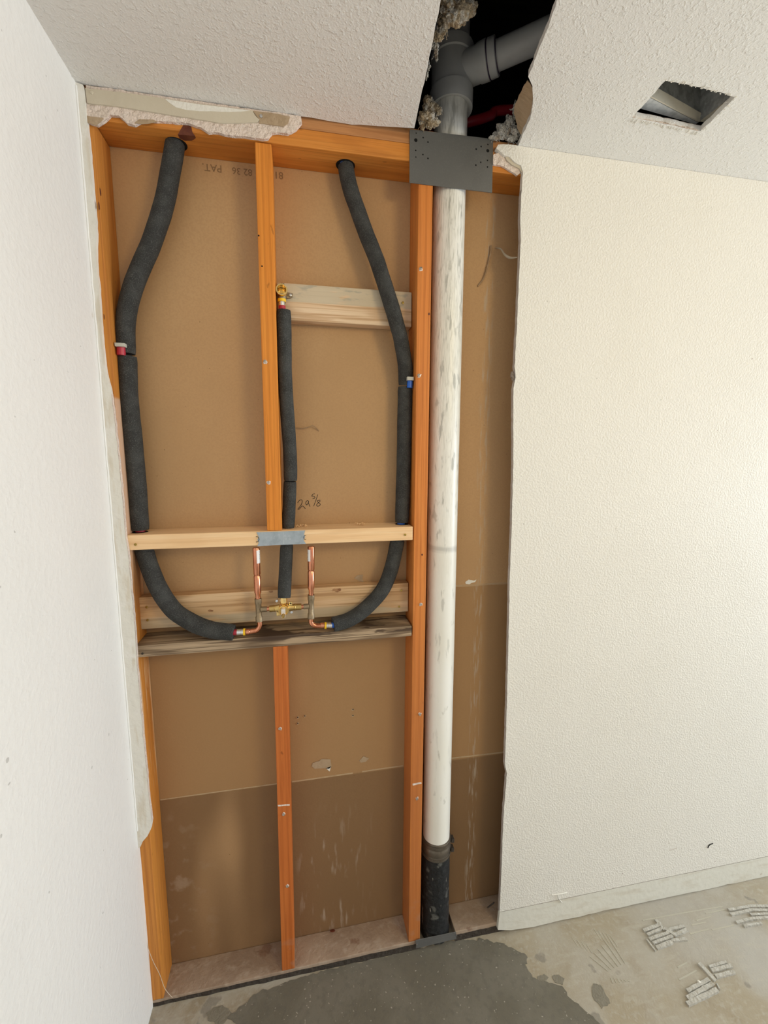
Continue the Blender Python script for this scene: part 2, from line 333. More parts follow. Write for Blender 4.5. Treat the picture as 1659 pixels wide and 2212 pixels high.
# the poured concrete patch, a skin slightly proud of the old slab
pp = [A(u, v, z=.0015) for u, v in ((655, 2110), (760, 2082), (880, 2055), (975, 2032), (1050, 2028), (1090, 2040), (1118, 2052), (1142, 2066), (1135, 2084), (1150, 2110), (1180, 2122), (1212, 2128), (1226, 2150), (1262, 2182), (1300, 2216), (1345, 2290), (1300, 2420), (900, 2500))]
pq = [A(u, v, z=.0015) for u, v in ((700, 2380), (600, 2290), (520, 2220), (492, 2196), (520, 2176), (545, 2150), (600, 2128), (655, 2110))]
pl = rough(pp, .006, .006, 4, (0, 1))[:-1] + rough([pp[-1]]+pq, .006, .006, 9, (0, 1))[:-1]
put('new_concrete_patch', sheet(pl, [], (0, 0, -.004)), m_patch, bpy.data.objects['floor'])
for pts, s in ((((446, 2188), (462, 2176), (480, 2172), (494, 2180), (500, 2190), (490, 2204), (476, 2216), (462, 2208), (448, 2204)), 3), (((1160, 2110), (1175, 2104), (1184, 2112), (1178, 2121), (1164, 2120)), 5),
               (((1192, 2110), (1206, 2104), (1219, 2114), (1216, 2126), (1200, 2122)), 6), (((1282, 2124), (1298, 2128), (1310, 2150), (1318, 2166), (1302, 2178), (1284, 2160), (1275, 2140)), 7)):
    q = [A(u, v, z=.001) for u, v in pts]
    put('damp_spot', sheet(rough(q+[q[0]], .004, .006, s, (0, 1))[:-1], [], (0, 0, -.003)), m_damp, bpy.data.objects['floor'])
# brown board behind the studs
wb = struct('wall_back', box(bmesh.new(), -.05, 1.26, .089, .1017, -.02, 2.41), m_board)
def onb(u, v, d=.0006): return A(u, v, y=.089-d)
m_seam = M('taped_seam', (.50, .37, .23), [('noise', 40., .45, .7, (.40, .27, .15), .7)], .9)
def strip(name, pts, wid, m, parent, y=.0885, th=.0008, sd=0):
    top = [Vector(p)+Vector((0, 0, wid/2)) for p in pts]; bot = [Vector(p)-Vector((0, 0, wid/2)) for p in pts]
    lp = rough(top, .0007, .015, sd, (2,)) + rough(bot[::-1], .0007, .015, sd+1, (2,))
    return put(name, sheet([(p.x, y, p.z) for p in lp], [], (0, th, 0)), m, parent)
strip('seam', [(.03, 0, .586), (.20, 0, .5868), (.366, 0, .5872)], .0035, m_seam, wb)
strip('seam', [(.41, 0, .5865), (.60, 0, .5885)], .0045, m_seam, wb, sd=3); strip('seam', [(.63, 0, .589), (.765, 0, .5905)], .004, m_seam, wb, sd=5)
strip('seam', [(.915, 0, .594), (1.12, 0, .590)], .0045, m_seam, wb, sd=7)
strip('seam', [(.915, 0, 1.184), (1.12, 0, 1.184)], .0022, m_seam, wb, sd=9); strip('seam', [(.915, 0, 1.188), (1.12, 0, 1.1875)], .0022, m_seam, wb, sd=11)
for pts, m_, nm in (([(675, 1648), (690, 1643), (694, 1639), (714, 1640), (716, 1655), (711, 1660), (700, 1659), (680, 1660), (673, 1655)], m_paper_torn, 'torn_paper_patch'),
                    ([(704, 1659), (715, 1655), (712, 1666)], m_white_patch, 'torn_paper_tip'), ([(776, 1643), (785, 1633), (797, 1638), (790, 1645), (779, 1647)], m_paper_torn, 'torn_paper_patch'),
                    ([(1005, 1257), (1012, 1252), (1024, 1254), (1029, 1252), (1026, 1257), (1018, 1259), (1014, 1262), (1006, 1261)], m_white_patch, 'plaster_smear'),
                    ([(765, 1249), (772, 1243), (784, 1241), (783, 1250), (786, 1257), (776, 1255)], m_paper_torn, 'torn_paper_patch')):
    q = [onb(u, v) for u, v in pts]
    put(nm, sheet(rough(q+[q[0]], .0006, .004, 2)[:-1], [], (0, -.0012, 0)), m_, wb)
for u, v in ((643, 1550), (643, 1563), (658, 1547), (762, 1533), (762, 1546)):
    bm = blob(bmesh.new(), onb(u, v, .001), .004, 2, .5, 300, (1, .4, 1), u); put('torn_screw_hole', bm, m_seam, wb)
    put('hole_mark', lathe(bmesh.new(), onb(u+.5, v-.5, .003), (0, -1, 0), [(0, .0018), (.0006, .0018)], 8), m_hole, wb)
def ink(name, strokes, r, m, parent, y=.0886):
    bm = bmesh.new()
    for s in strokes: tube(bm, [A(u, v, y=y) for u, v in s], r, 6, 5)
    for v in bm.verts: v.co.y = y+(v.co.y-y)*.25
    return put(name, bm, m, parent)
hw = lambda pts: [(600+x/10.37, 1000+y/10.37) for x, y in pts]
ink('handwritten_measure', [hw([(445, 895), (480, 845), (530, 825), (550, 860), (530, 930), (480, 1000), (450, 1035), (480, 1035), (525, 985), (560, 965), (620, 1025)]),
    hw([(690, 850), (650, 850), (625, 900), (650, 940), (685, 890), (692, 850), (690, 900), (725, 978)]), hw([(835, 690), (790, 700), (762, 745), (800, 745), (830, 765), (825, 790), (780, 798)]),
    hw([(897, 708), (850, 850), (803, 970)]), hw([(955, 835), (890, 845), (900, 880), (950, 920), (930, 960), (880, 965), (875, 930), (920, 885), (955, 850)])], .0008, m_ink, wb)
def text(body, loc, size, m, parent, rot=(math.pi/2, 0, 0), ext=.0002, name='printed_text'):
    c = bpy.data.curves.new('t', 'FONT'); c.body = body; c.size = size; c.extrude = ext; c.align_x = 'CENTER'; c.align_y = 'CENTER'
    t = bpy.data.objects.new('t', c); COL.objects.link(t); bpy.context.view_layer.update()
    me = bpy.data.meshes.new_from_object(t.evaluated_get(bpy.context.evaluated_depsgraph_get()))
    bpy.data.objects.remove(t); bm = bmesh.new(); bm.from_mesh(me)
    from mathutils import Euler
    bm.transform(Matrix.Translation(loc) @ Euler(rot).to_matrix().to_4x4()); return put(name, bm, m, parent)
R180 = (math.pi/2, math.pi, 0)
for s, u, v, z in (('PAT.', 458, 362, .024), ('82 36', 523, 370, .022), ('81', 602, 378, .024)): text(s, A(u, v, y=.0884), z, m_faint, wb, R180)
# drywall to the right of the opening
rp = [(1126, 316), (1100, 312), (1076, 312), (1072, 320), (1080, 327), (1090, 336), (1100, 338), (1113, 351), (1126, 357), (1130, 372), (1127, 410), (1124, 470), (1125, 520), (1121, 600), (1117, 700), (1112, 790), (1114, 815), (1109, 840), (1109, 1000), (1105, 1150),
      (1101, 1255), (1098, 1400), (1094, 1560), (1091, 1650), (1095, 1672), (1088, 1760), (1083, 1890), (1079, 1969)]
edge = [A(u, v, y=DW) for u, v in rp]; edge[0].z = H-.0005
zb = .0905
ed2 = rough(edge, .0011, .012, 6); ed2[-1].z = zb+.0012
wr = struct('wall_right', sheet(ed2 + [Vector((5.6, DW, zb+.0012)), Vector((5.6, DW, H-.0005)), Vector((1.2, DW, H-.0005))], [], (0, .0122, 0)), m_wall)
# its cut edge, a bare gypsum face set just inside the painted skin
bm = bmesh.new(); e3 = [p for p in ed2 if p.z < 2.30]
for a, b in zip(e3, e3[1:]):
    vv = [bm.verts.new(q) for q in ((a.x-.0008, DW+.0010, a.z), (b.x-.0008, DW+.0010, b.z), (b.x-.0004, -.0003, b.z), (a.x-.0004, -.0003, a.z))]; bm.faces.new(vv)
bmesh.ops.remove_doubles(bm, verts=bm.verts, dist=1e-5)
put('cut_edge', bm, m_gypedge, wr)
bl = [A(1079, 1972, y=-.0105), A(1075, 2012, y=-.0105)]
bot = rough([(bl[1].x, -.0105, .022), (1.12, -.0105, .010), (1.2, -.0105, .004), (1.5, -.0105, .006), (1.9, -.0105, .003), (5.6, -.0105, .003)], .002, .03, 2, (2,))
struct('baseboard_right', sheet([Vector((bl[0].x, -.0118, zb-.0012))] + [Vector((p.x, -.0118, p.z)) for p in bot] + [Vector((5.6, -.0118, zb-.0012))], [], (0, .0115, 0)), m_base)
bm = bmesh.new(); n = 120; top = []; low = []
for k in range(n+1):
    x = bl[0].x+.002+(5.59-bl[0].x)*k/n*(1 if k == n else 1); top.append(bm.verts.new((x, -.0119, zb+.0018+.0006*noise.noise(Vector((x*60, 0, 0)))))); low.append(bm.verts.new((x, -.0119, zb-.0016+.0007*noise.noise(Vector((x*50, 7, 0))))))
for k in range(n): bm.faces.new((top[k], top[k+1], low[k+1], low[k]))
put('score_line', bm, M('dirty_score', (.26, .23, .19), (), .9), wr)
for u, v, rr in ((1345, 1887, .0022), (1389, 1879, .0018), (1238, 1902, .0014), (1445, 1822, .0013), (1472, 1833, .0014), (1511, 1842, .0014), (1545, 1861, .0018), (1313, 1893, .0012), (1625, 775, .0022), (1550, 930, .0012), (1290, 1160, .0012), (1360, 848, .0012), (1240, 860, .0013), (1364, 1532, .0014)):
    put('scuff_mark', blob(bmesh.new(), A(u, v, y=DW), rr, 2, .5, 300, (1, .15, 1.2), u), m_gypedge, wr)
bm = bmesh.new(); tube(bm, [A(1225, 1928, y=-.014), A(1209, 1931, y=-.016), A(1192, 1933, y=-.014)], .0018, 6); tube(bm, [A(1205, 1930, y=-.014), A(1207, 1940, y=-.016), A(1214, 1950, y=-.014)], .0015, 6)
put('paint_curl', bm, m_white_patch, wr)
bm = bmesh.new(); tube(bm, [A(1529, 1832, y=-.0145), A(1532, 1826, y=-.0145), A(1540, 1822, y=-.0145)], .0014, 6); put('wall_gouge', bm, m_hole, wr)
bm = bmesh.new(); tube(bm, [A(1446, 1837, y=-.013), A(1462, 1832, y=-.013)], .0008, 6); put('scratch_mark', bm, m_gypedge, wr)
# strip of old drywall left standing in the left corner
sp = [(179, 183), (183, 196), (188, 270), (194, 330), (199, 390), (204, 450), (208, 500), (207, 560), (213, 620), (217, 680), (221, 740), (228, 800), (240, 850), (252, 950), (263, 1060), (270, 1150), (277, 1200), (284, 1280), (291, 1360), (296, 1440), (304, 1530), (312, 1620), (320, 1710), (328, 1775), (326, 1792), (318, 1806), (308, 1818), (303, 1830)]
q = [A(u, v, y=DW) for u, v in sp]
lp = rough(q, .0013, .012, 11, (0,))
tr = struct('trim_1', sheet([Vector((.0001, DW, 2.392))] + lp + [Vector((.0001, DW, q[-1].z-.002))], [], (0, .0122, 0)), m_strip)
bm = bmesh.new(); pts = [(.001, DW-.0005, 2.385-.012*k+0*k) for k in range(151)]
tube(bm, [(.0012+.0012*noise.noise(Vector((0, 0, z*30))), DW-.0004, z) for (_, _, z) in pts], .0026, 6, 1); put('corner_tape_ridge', bm, m_wallL, tr, True)
bm = bmesh.new()
eg = [p for p in lp if .6 < p.z < 1.75]
for a, b in zip(eg, eg[1:]):
    bm.faces.new([bm.verts.new(v) for v in ((a.x+.0004, DW-.0002, a.z), (b.x+.0004, DW-.0002, b.z), (b.x+.0004, -.001, b.z), (a.x+.0004, -.001, a.z))])
bmesh.ops.remove_doubles(bm, verts=bm.verts, dist=1e-5); put('broken_edge', bm, m_gyp, tr)
# strip of old drywall left along the top
g = [(186, 197), (300, 212), (420, 230), (545, 244), (650, 259), (653, 264), (640, 279), (622, 288), (600, 286), (588, 287), (578, 299), (566, 300), (545, 296), (515, 293), (485, 291), (470, 284), (450, 286), (432, 274), (405, 265), (345, 261), (310, 258), (290, 269), (275, 266), (256, 250), (238, 249), (222, 262), (210, 270), (188, 264)]
q = [A(u, v, y=-.009) for u, v in g]
for p in q[:5]: p.z = H-.0015
t2 = struct('trim_2', sheet(rough(q+[q[0]], .0016, .008, 14)[:-1], [], (0, .0085, 0)), m_gyp)
def skin(name, px, m, parent, y0, th, sd=0, amp=.0008):
    q = [A(u, v, y=y0) for u, v in px]; return put(name, sheet(rough(q+[q[0]], amp, .008, sd)[:-1], [], (0, th, 0)), m, parent)
skin('bare_paper_strip', [(184, 190), (300, 204), (420, 223), (480, 230), (545, 239), (552, 250), (560, 258), (556, 264), (480, 266), (420, 256), (360, 247), (270, 232), (188, 222)], m_paperstrip, t2, -.0127, .0036)
skin('torn_brown_paper', [(546, 239), (600, 246), (626, 252), (622, 266), (612, 273), (560, 266), (560, 258)], m_paper_torn, t2, -.0115, .0024, 2)
skin('white_paint_patch', [(357, 214), (420, 224), (480, 231), (540, 239), (520, 241), (480, 241), (430, 240), (405, 237), (380, 232), (368, 224)], m_white_patch, t2, -.0131, .0006, 3)
skin('lower_torn_paper', [(188, 250), (224, 255), (215, 266), (206, 271), (188, 264)], m_paper_torn, t2, -.0098, .001, 4)
skin('lower_torn_paper', [(290, 266), (300, 258), (330, 258), (340, 262), (320, 267), (305, 268)], m_paper_torn, t2, -.0098, .001, 5)
for u, v in ((198, 200), (564, 251)):
    put('screw_head', lathe(bmesh.new(), A(u, v, y=-.0126), (0, -1, 0), [(0, .0036), (.0012, .0034), (.0016, .002)], 12), m_paperstrip if u < 300 else m_zinc, t2)
# added near-black box, keeps sky light out of the void above the ceiling
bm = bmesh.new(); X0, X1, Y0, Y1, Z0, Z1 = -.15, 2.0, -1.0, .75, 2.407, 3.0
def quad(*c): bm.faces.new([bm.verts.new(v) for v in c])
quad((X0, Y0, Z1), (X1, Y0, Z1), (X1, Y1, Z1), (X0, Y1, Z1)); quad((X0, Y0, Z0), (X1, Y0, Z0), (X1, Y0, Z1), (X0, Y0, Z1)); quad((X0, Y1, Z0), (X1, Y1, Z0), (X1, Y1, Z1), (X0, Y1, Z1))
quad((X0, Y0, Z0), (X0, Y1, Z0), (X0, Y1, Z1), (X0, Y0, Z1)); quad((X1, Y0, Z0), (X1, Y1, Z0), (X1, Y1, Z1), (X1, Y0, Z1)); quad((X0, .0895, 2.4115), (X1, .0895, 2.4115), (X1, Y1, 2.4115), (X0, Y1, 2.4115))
struct('light_block_box', bm, m_attic)
struct('hidden_stud', box(bmesh.new(), 1.222, 1.26, .0, .0888, 0, 2.329), m_studR)  # unseen wall stud, added to close the cavity against stray light
# ------------------------------------------------------------------ framing
def screw(u, v, parent, y=0, m=m_nailh, r=.0038, torn=True):
    p = A(u, v, y=y)
    if torn:
        put('torn_fibre', blob(bmesh.new(), p+Vector((0, -.0002, -.001)), r*1.25, 2, .7, 260, (1, .25, 1.1), u), m_gyp, parent)
    put('screw', lathe(bmesh.new(), p, (-.15, -1, .1), [(-.004, r*.45), (.001, r*.5), (.003, r), (.0042, r*.95), (.0046, r*.45), (.0036, r*.3)], 12), m, parent, True)
def stud(name, xb, xt, zb_, zt, m, label, wdt=.038, y0=0., y1=.0886, group='wall studs'):
    def xx(t): return xb+(xt-xb)*t
    bm = bmesh.new(); hexa(bm, [(xb, y0, zb_), (xb+wdt, y0, zb_), (xb+wdt, y1, zb_), (xb, y1, zb_), (xt, y0, zt), (xt+wdt, y0, zt), (xt+wdt, y1, zt), (xt, y1, zt)])
    bevel(bm, .002); t = thing(name, (xb+wdt/2, .045, zb_), label, 'stud', group)
    return t, put('board', bm, m, t)
sill_z = lambda x: .019+.017*x
t, b = stud('wall_stud', -.0115, -.016, sill_z(.02), 2.3285, m_studL, 'amber wooden wall stud standing in the left corner of the opening', .041)
t2_, b = stud('wall_stud', .3675, .3695, 1.3955, 2.3285, m_studC, 'bright orange short stud in the middle, from the top plate down to the pale block')
for u, v in ((573, 781), (580, 1042)): screw(u, v, t2_)
for u, v in ((559, 509), (566, 575)): put('nail_hole', lathe(bmesh.new(), A(u, v, y=0), (0, -1, 0), [(-.001, .002), (.0003, .002)], 8), m_hole, t2_)
t3, b = stud('wall_stud', .367, .3725, sill_z(.39), 1.0715, m_studlow, 'dusty reddish short stud in the middle, below the weathered shelf board')
for u, v in ((605, 1573), (613, 1758), (621, 1913)): screw(u, v, t3)
skin('scrape', [(600, 1739), (626, 1737), (626, 1740), (601, 1742)], m_gyp, t3, -.0004, .0006, 3)
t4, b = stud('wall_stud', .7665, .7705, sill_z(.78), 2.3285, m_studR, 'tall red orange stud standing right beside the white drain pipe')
for u, v in ((909, 581), (905, 811), (909, 1305), (907, 1542), (901, 1724)): screw(u, v, t4)
skin('scrape', [(891, 1693), (910, 1690), (911, 1693), (892, 1697)], m_gyp, t4, -.0004, .0006, 4)
def vknot(u, v, r, parent, y=-.0003, m=m_knot): put('wood_knot', blob(bmesh.new(), A(u, v, y=y), r, 2, .3, 120, (1, .1, 1.2), u), m, parent)
vknot(927, 678, .003, t4); vknot(912, 1198, .0025, t4)
for u, v, r in ((214, 445, .004), (217, 415, .004), (225, 685, .003)):
    p = A(u, v, x=.0262 if False else .0255); put('wood_knot', blob(bmesh.new(), p, r, 2, .3, 120, (.1, .8, 2.2), u), m_knot, t)
# top plates, cut through where the stack passes
def board(name, c, m, label, cat, grp=None, w=.002):
    bm = bevel(box(bmesh.new(), *c), w); x0, x1, y0, y1, z0, z1 = c
    t = thing(name, ((x0+x1)/2, (y0+y1)/2, z0), label, cat, grp); put('board', bm, m, t); return t
pa = board('top_plate', (-.012, .821, 0, .0888, 2.331, 2.3705), m_plate, 'orange lower top plate board running from the left corner to the drain pipe', 'top plate', 'top plates')
board('top_plate', (-.012, .821, .001, .0888, 2.3712, 2.4065), m_plate_top, 'upper top plate board, a thin brown strip showing under the ceiling', 'top plate', 'top plates')
pc = board('top_plate', (.915, 1.255, 0, .0888, 2.331, 2.3705), m_plate, 'orange top plate stub to the right of the drain pipe and steel plate', 'top plate', 'top plates')
board('top_plate', (.915, 1.255, .001, .0888, 2.3712, 2.4065), m_plate_top, 'upper top plate stub above the orange stub, behind the torn drywall', 'top plate', 'top plates')
kq = [A(u, v, y=-.0006) for u, v in ((398, 266), (412, 267), (415, 285), (421, 293), (384, 291), (390, 280))]
put('wood_knot', sheet(rough(kq+[kq[0]], .001, .006, 3)[:-1], [], (0, .0008, 0)), m_knot, pa)
kq = [A(u, v, z=2.3304) for u, v in ((384, 290), (420, 292), (423, 298), (414, 304), (400, 304), (388, 299))]
put('wood_knot', sheet(rough(kq+[kq[0]], .001, .006, 3, (0, 1))[:-1], [], (0, 0, .0008)), m_knot, pa)
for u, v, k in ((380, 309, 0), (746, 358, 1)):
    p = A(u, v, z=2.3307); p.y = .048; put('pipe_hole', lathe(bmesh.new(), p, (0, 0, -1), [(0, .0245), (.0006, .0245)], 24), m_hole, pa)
# bottom plates
def sill(x0, x1, label):
    t = thing('bottom_plate', ((x0+x1)/2, .045, 0), label, 'bottom plate', 'bottom plates')
    z0, z1 = sill_z(x0), sill_z(x1); bm = bmesh.new()
    hexa(bm, [(x0, 0, .0005), (x1, 0, .0005), (x1, .0885, .0005), (x0, .0885, .0005), (x0, 0, z0-.0004), (x1, 0, z1-.0004), (x1, .0885, z1-.0004), (x0, .0885, z0-.0004)])
    put('board', bevel(bm, .002), m_sill, t)
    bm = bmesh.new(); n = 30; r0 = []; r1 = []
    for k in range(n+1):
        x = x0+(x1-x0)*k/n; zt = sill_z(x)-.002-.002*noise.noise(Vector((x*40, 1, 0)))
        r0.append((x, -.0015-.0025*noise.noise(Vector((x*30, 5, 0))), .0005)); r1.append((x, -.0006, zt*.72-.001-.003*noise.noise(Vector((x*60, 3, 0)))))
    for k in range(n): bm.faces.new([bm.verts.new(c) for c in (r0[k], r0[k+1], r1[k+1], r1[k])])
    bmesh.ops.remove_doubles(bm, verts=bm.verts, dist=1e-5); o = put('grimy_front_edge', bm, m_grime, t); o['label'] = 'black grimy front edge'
    return t
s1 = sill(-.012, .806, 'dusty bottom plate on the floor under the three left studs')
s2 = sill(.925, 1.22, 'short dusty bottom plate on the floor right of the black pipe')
put('wood_knot', blob(bmesh.new(), A(718, 2010, y=.075), .008, 2, .4, 90, (1, .6, .08), 3), m_knot, s1)
bm = tube(bmesh.new(), [A(1053, 1961, y=.03), A(1068, 1949, y=.03)], .0022, 8); put('bent_nail', bm, m_grime, s2)
# blocking
mb = board('cross_block', (.0262, .7655, 0, .0886, 1.3568, 1.3952), m_pine, 'pale fresh pine cross block with a galvanized strap at its middle', 'wood block', 'blocking boards')
for u, v in ((294, 1176), (875, 1155)): screw(u, v, mb, .0006, m_goldscrew, .0035, False)
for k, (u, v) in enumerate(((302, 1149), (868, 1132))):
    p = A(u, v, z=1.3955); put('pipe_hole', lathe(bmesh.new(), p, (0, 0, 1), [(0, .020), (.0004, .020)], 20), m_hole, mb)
def sliver(u, v, n, sd, nm='wood_shavings', label=''):
    random.seed(sd); bm = bmesh.new(); c = A(u, v, y=.06 if v < 1140 else .05)
    for k in range(n):
        a = random.random()*6.28; p = Vector((c.x+random.uniform(-.010, .010), c.y+random.uniform(-.012, .012), 1.3955))
        d = Vector((math.cos(a), math.sin(a), 0))*random.uniform(.004, .010)
        tube(bm, [p+Vector((0, 0, .0011)), p+d*.5+Vector((0, 0, random.uniform(.002, .006))), p+d+Vector((0, 0, .0012))], .0010, 5, 4)
    return tag(put(nm, bm, m_shaving), label, 'wood shavings', 'wood shavings', 'stuff')
sliver(653, 1134, 16, 1, label='small heap of curly wood shavings on the pale block beside the middle foam pipe')
sliver(777, 1131, 22, 2, label='larger curl of wood shavings on the pale block, further right')
vb = board('valve_board', (.0262, .7665, .050, .0884, 1.128, 1.2165), m_pine2, 'knotty pine board behind the brass shower valve', 'wood block', 'blocking boards')
for u, v in ((318, 1311), (320, 1339), (867, 1275), (862, 1310)): screw(u, v, vb, .0505, m_goldscrew, .0032, False)
for u, v, r in ((455, 1320, .007), (727, 1275, .012), (585, 1278, .006)):
    k = put('wood_knot', blob(bmesh.new(), A(u, v, y=.0499), r*.7, 3, .5, 150, (1.5, .05, .6), u), m_ktone, vb)
sb = board('shelf_board', (.0262, .7655, -.001, .0886, 1.0720, 1.1035), m_weath, 'dark weathered horizontal board under the valve, stained brown', 'wood block', 'blocking boards', .003)
screw(309, 1411, sb, 0, m_grime, .003, False)
hb = board('shower_block', (.4085, .7685, .050, .0884, 1.945, 2.037), m_pine3, 'peeling pale board behind the brass shower elbow', 'wood block', 'blocking boards', .004)
screw(870, 655, hb, .0505, m_goldscrew, .0035, False)
# galvanized strap on the cross block
st = thing('nail_plate', A(608, 1178, y=-.001), 'grey galvanized nail plate strapped on the pale cross block', 'nail plate')
q = [A(u, v, y=-.0016) for u, v in ((554, 1150), (610, 1148), (659, 1146), (657, 1154), (659, 1160), (656, 1167), (661, 1175), (610, 1177), (556, 1180), (559, 1172), (556, 1166), (559, 1160))]
put('sheet', sheet(q, [], (0, .0013, 0)), m_galv, st)
for u, v, h in ((557, 1165, 12), (657, 1161, 9)):
    a = [A(u+dx, v+dy, y=-.0022) for dx, dy in ((-4, -h/2), (1, -h/2+1), (3, 0), (1, h/2-1), (-4, h/2))] if u < 600 else [A(u+dx, v+dy, y=-.0022) for dx, dy in ((4, -h/2), (0, -h/2+1), (-1, 0), (0, h/2-1), (4, h/2))]
    bm = bmesh.new(); tube(bm, a, .0007, 5, 1); put('punched_tooth', bm, m_hole, st)
m_emb = M('embossed_mark', (.56, .60, .63), (), .5, .4)
for k, (u, v) in enumerate(((616, 1157), (617, 1164), (625, 1158), (626, 1164))):
    bm = lathe(bmesh.new(), A(u, v, y=-.0018), (0, -1, 0), [(0, .0026), (.0003, .0026), (.0003, .0017), (0, .0017)], 12, False); put('embossed_mark', bm, m_emb, st)
bm = bmesh.new(); tube(bm, [A(612.5, 1150, y=-.0017), A(612.5, 1175, y=-.0017)], .0004, 5, 1); put('embossed_mark', bm, m_emb, st)
# dark steel guard plate over the top plate
gp = thing('guard_plate', (.857, -.003, 2.279), 'dark steel guard plate with nail holes, in front of the drain pipe at the ceiling', 'steel plate')
C4 = [Vector((.7455, -.003, 2.2792)), Vector((.9690, -.003, 2.2792)), Vector((.9675, -.003, 2.4065)), Vector((.7452, -.003, 2.4012))]
hs = []
cz = lambda x, y: A(850+x/4.1475, y/4.1475, y=-.003)
for x, y, r in ((200, 1255, .0044), (845, 1350, .0042), (203, 1192, .0016), (266, 1232, .0020), (309, 1272, .0022), (199, 1347, .0019), (200, 1407, .0017), (264, 1384, .0020), (309, 1419, .0023), (785, 1312, .0022), (741, 1336, .0023), (846, 1294, .002), (842, 1437, .002), (782, 1454, .0021), (738, 1479, .0023), (842, 1495, .0021)):
    c = cz(x, y); n = 14 if r > .003 else 8; hs.append([(c.x+r*math.cos(2*math.pi*k/n), -.003, c.z+r*math.sin(2*math.pi*k/n)) for k in range(n)])
put('sheet', sheet(C4, hs, (0, .0018, 0)), m_plateS, gp)
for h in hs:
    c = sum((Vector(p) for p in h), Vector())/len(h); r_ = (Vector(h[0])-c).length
    put('nail_hole', lathe(bmesh.new(), c+Vector((0, .0017, 0)), (0, -1, 0), [(0, r_), (.0010, r_)], len(h)), m_hole, gp)  # black discs fill the holes, standing in for the shade behind the sheet
# small steel strip at the foot of the stack
q = [A(898, 2032, y=-.006), A(985, 2014, y=-.006), A(986, 2028, y=-.009), A(899, 2049, y=-.009)]
for p in q[2:]: p.z = max(p.z, .0022)
ft = thing('foot_plate', (.86, -.006, .002), 'small dark steel strip at the floor in front of the black pipe foot', 'steel plate')
put('sheet', sheet(q, [], (0, .002, .0005)), m_plateS, ft)
for u, v in ((900, 2040), (986, 2020)): put('nail_head', lathe(bmesh.new(), A(u, v, y=-.008), (0, -1, 0), [(0, .0022), (.002, .0018)], 10), m_zinc, ft)
# ------------------------------------------------------------------ drain stack
PX, PY, PR = .8675, .0448, .0432
ds = thing('drain_stack', (PX, PY, 0), 'white plastic drain pipe standing in the wall with grey fittings above and black pipe below', 'drain pipe')
o = put('white_pipe', lathe(bmesh.new(), (PX, PY, .355), (0, 0, 1), [(0, PR-.002), (0, PR), (2.15, PR), (2.15, PR-.002)], 48), m_pvc, ds, True)
bp = bmesh.new(); tube(bp, [(PX+.001, PY-.001, .004), (PX+.001, PY-.001, .08), (PX, PY, .2), (PX, PY, .325)], lambda t: .0455 if t > .12 else .0475, 40, 4, wob=.03); put('black_pipe', bp, m_blackpipe, ds, True)
cp = put('shielded_coupling', lathe(bmesh.new(), (PX, PY, .305), (0, 0, 1), [(0, .0445), (0, .0470), (.008, .0476), (.010, .0462), (.016, .0462), (.018, .0472), (.036, .0474), (.038, .0462), (.044, .0462), (.046, .0474), (.058, .0472), (.060, .0445)], 48), m_shield, ds, True)
for z in (.3125, .3545):
    c_ = put('clamp_band', lathe(bmesh.new(), (PX, PY, z-.004), (0, 0, 1), [(0, .0472), (0, .0482), (.007, .0482), (.007, .0472)], 48), m_shield, cp, True)
for z in (.318, .352): put('clamp_screw', B(PX+.0440, PX+.0540, .020, .038, z-.006, z+.008), m_grime, cp)
# grey fittings in the ceiling void
zt = 2.492
put('tee_fitting', lathe(bmesh.new(), (PX, PY, zt), (0, 0, 1), [(.004, .0435), (0, .0490), (0, .0555), (.040, .0560), (.0425, .0520), (.112, .0520), (.1145, .0550), (.140, .0550), (.142, .046)], 48), m_pvcgrey, ds, True)
put('vent_pipe', lathe(bmesh.new(), (PX, PY, zt+.12), (0, 0, 1), [(0, .0435), (.30, .0435)], 40), m_pvcgrey, ds, True)
b0 = Vector((PX, PY, 2.572)); b1 = A(1170, 78, z=2.585); bd = (b1-b0).normalized()
brl = put('branch_hub', lathe(bmesh.new(), b0, bd, [(.0, .0375), (.070, .0375), (.073, .0395), (.094, .0405), (.0955, .0385), (.098, .0385), (.0995, .0395), (.116, .0390), (.118, .032)], 40), m_pvcgrey, ds, True)
for d, gr in ((.0968, .0396), (.1180, .0345)): put('glue_line', lathe(bmesh.new(), b0+bd*d, bd, [(-.0012, gr-.001), (-.0012, gr), (.0012, gr), (.0012, gr-.001)], 40, False), M('purple_primer', (.035, .018, .045), (), .5), brl, True)
put('branch_pipe', lathe(bmesh.new(), b0+bd*.105, bd, [(0, .0302), (.22, .0302)], 40), m_pvcgrey, ds, True)
rt = put('red_tube', tube(bmesh.new(), [(.80, .16, 2.50), A(1020, 262, y=.12), A(1060, 250, y=.12), A(1092, 238, y=.12), (1.35, .10, 2.60)], .0125, 14, 8), M('dark_red_pex', (.30, .012, .02), (), .4, spec=.4), None, True)
tag(rt, 'dark red tube crossing the void behind the drain pipe above the ceiling', 'water tube')
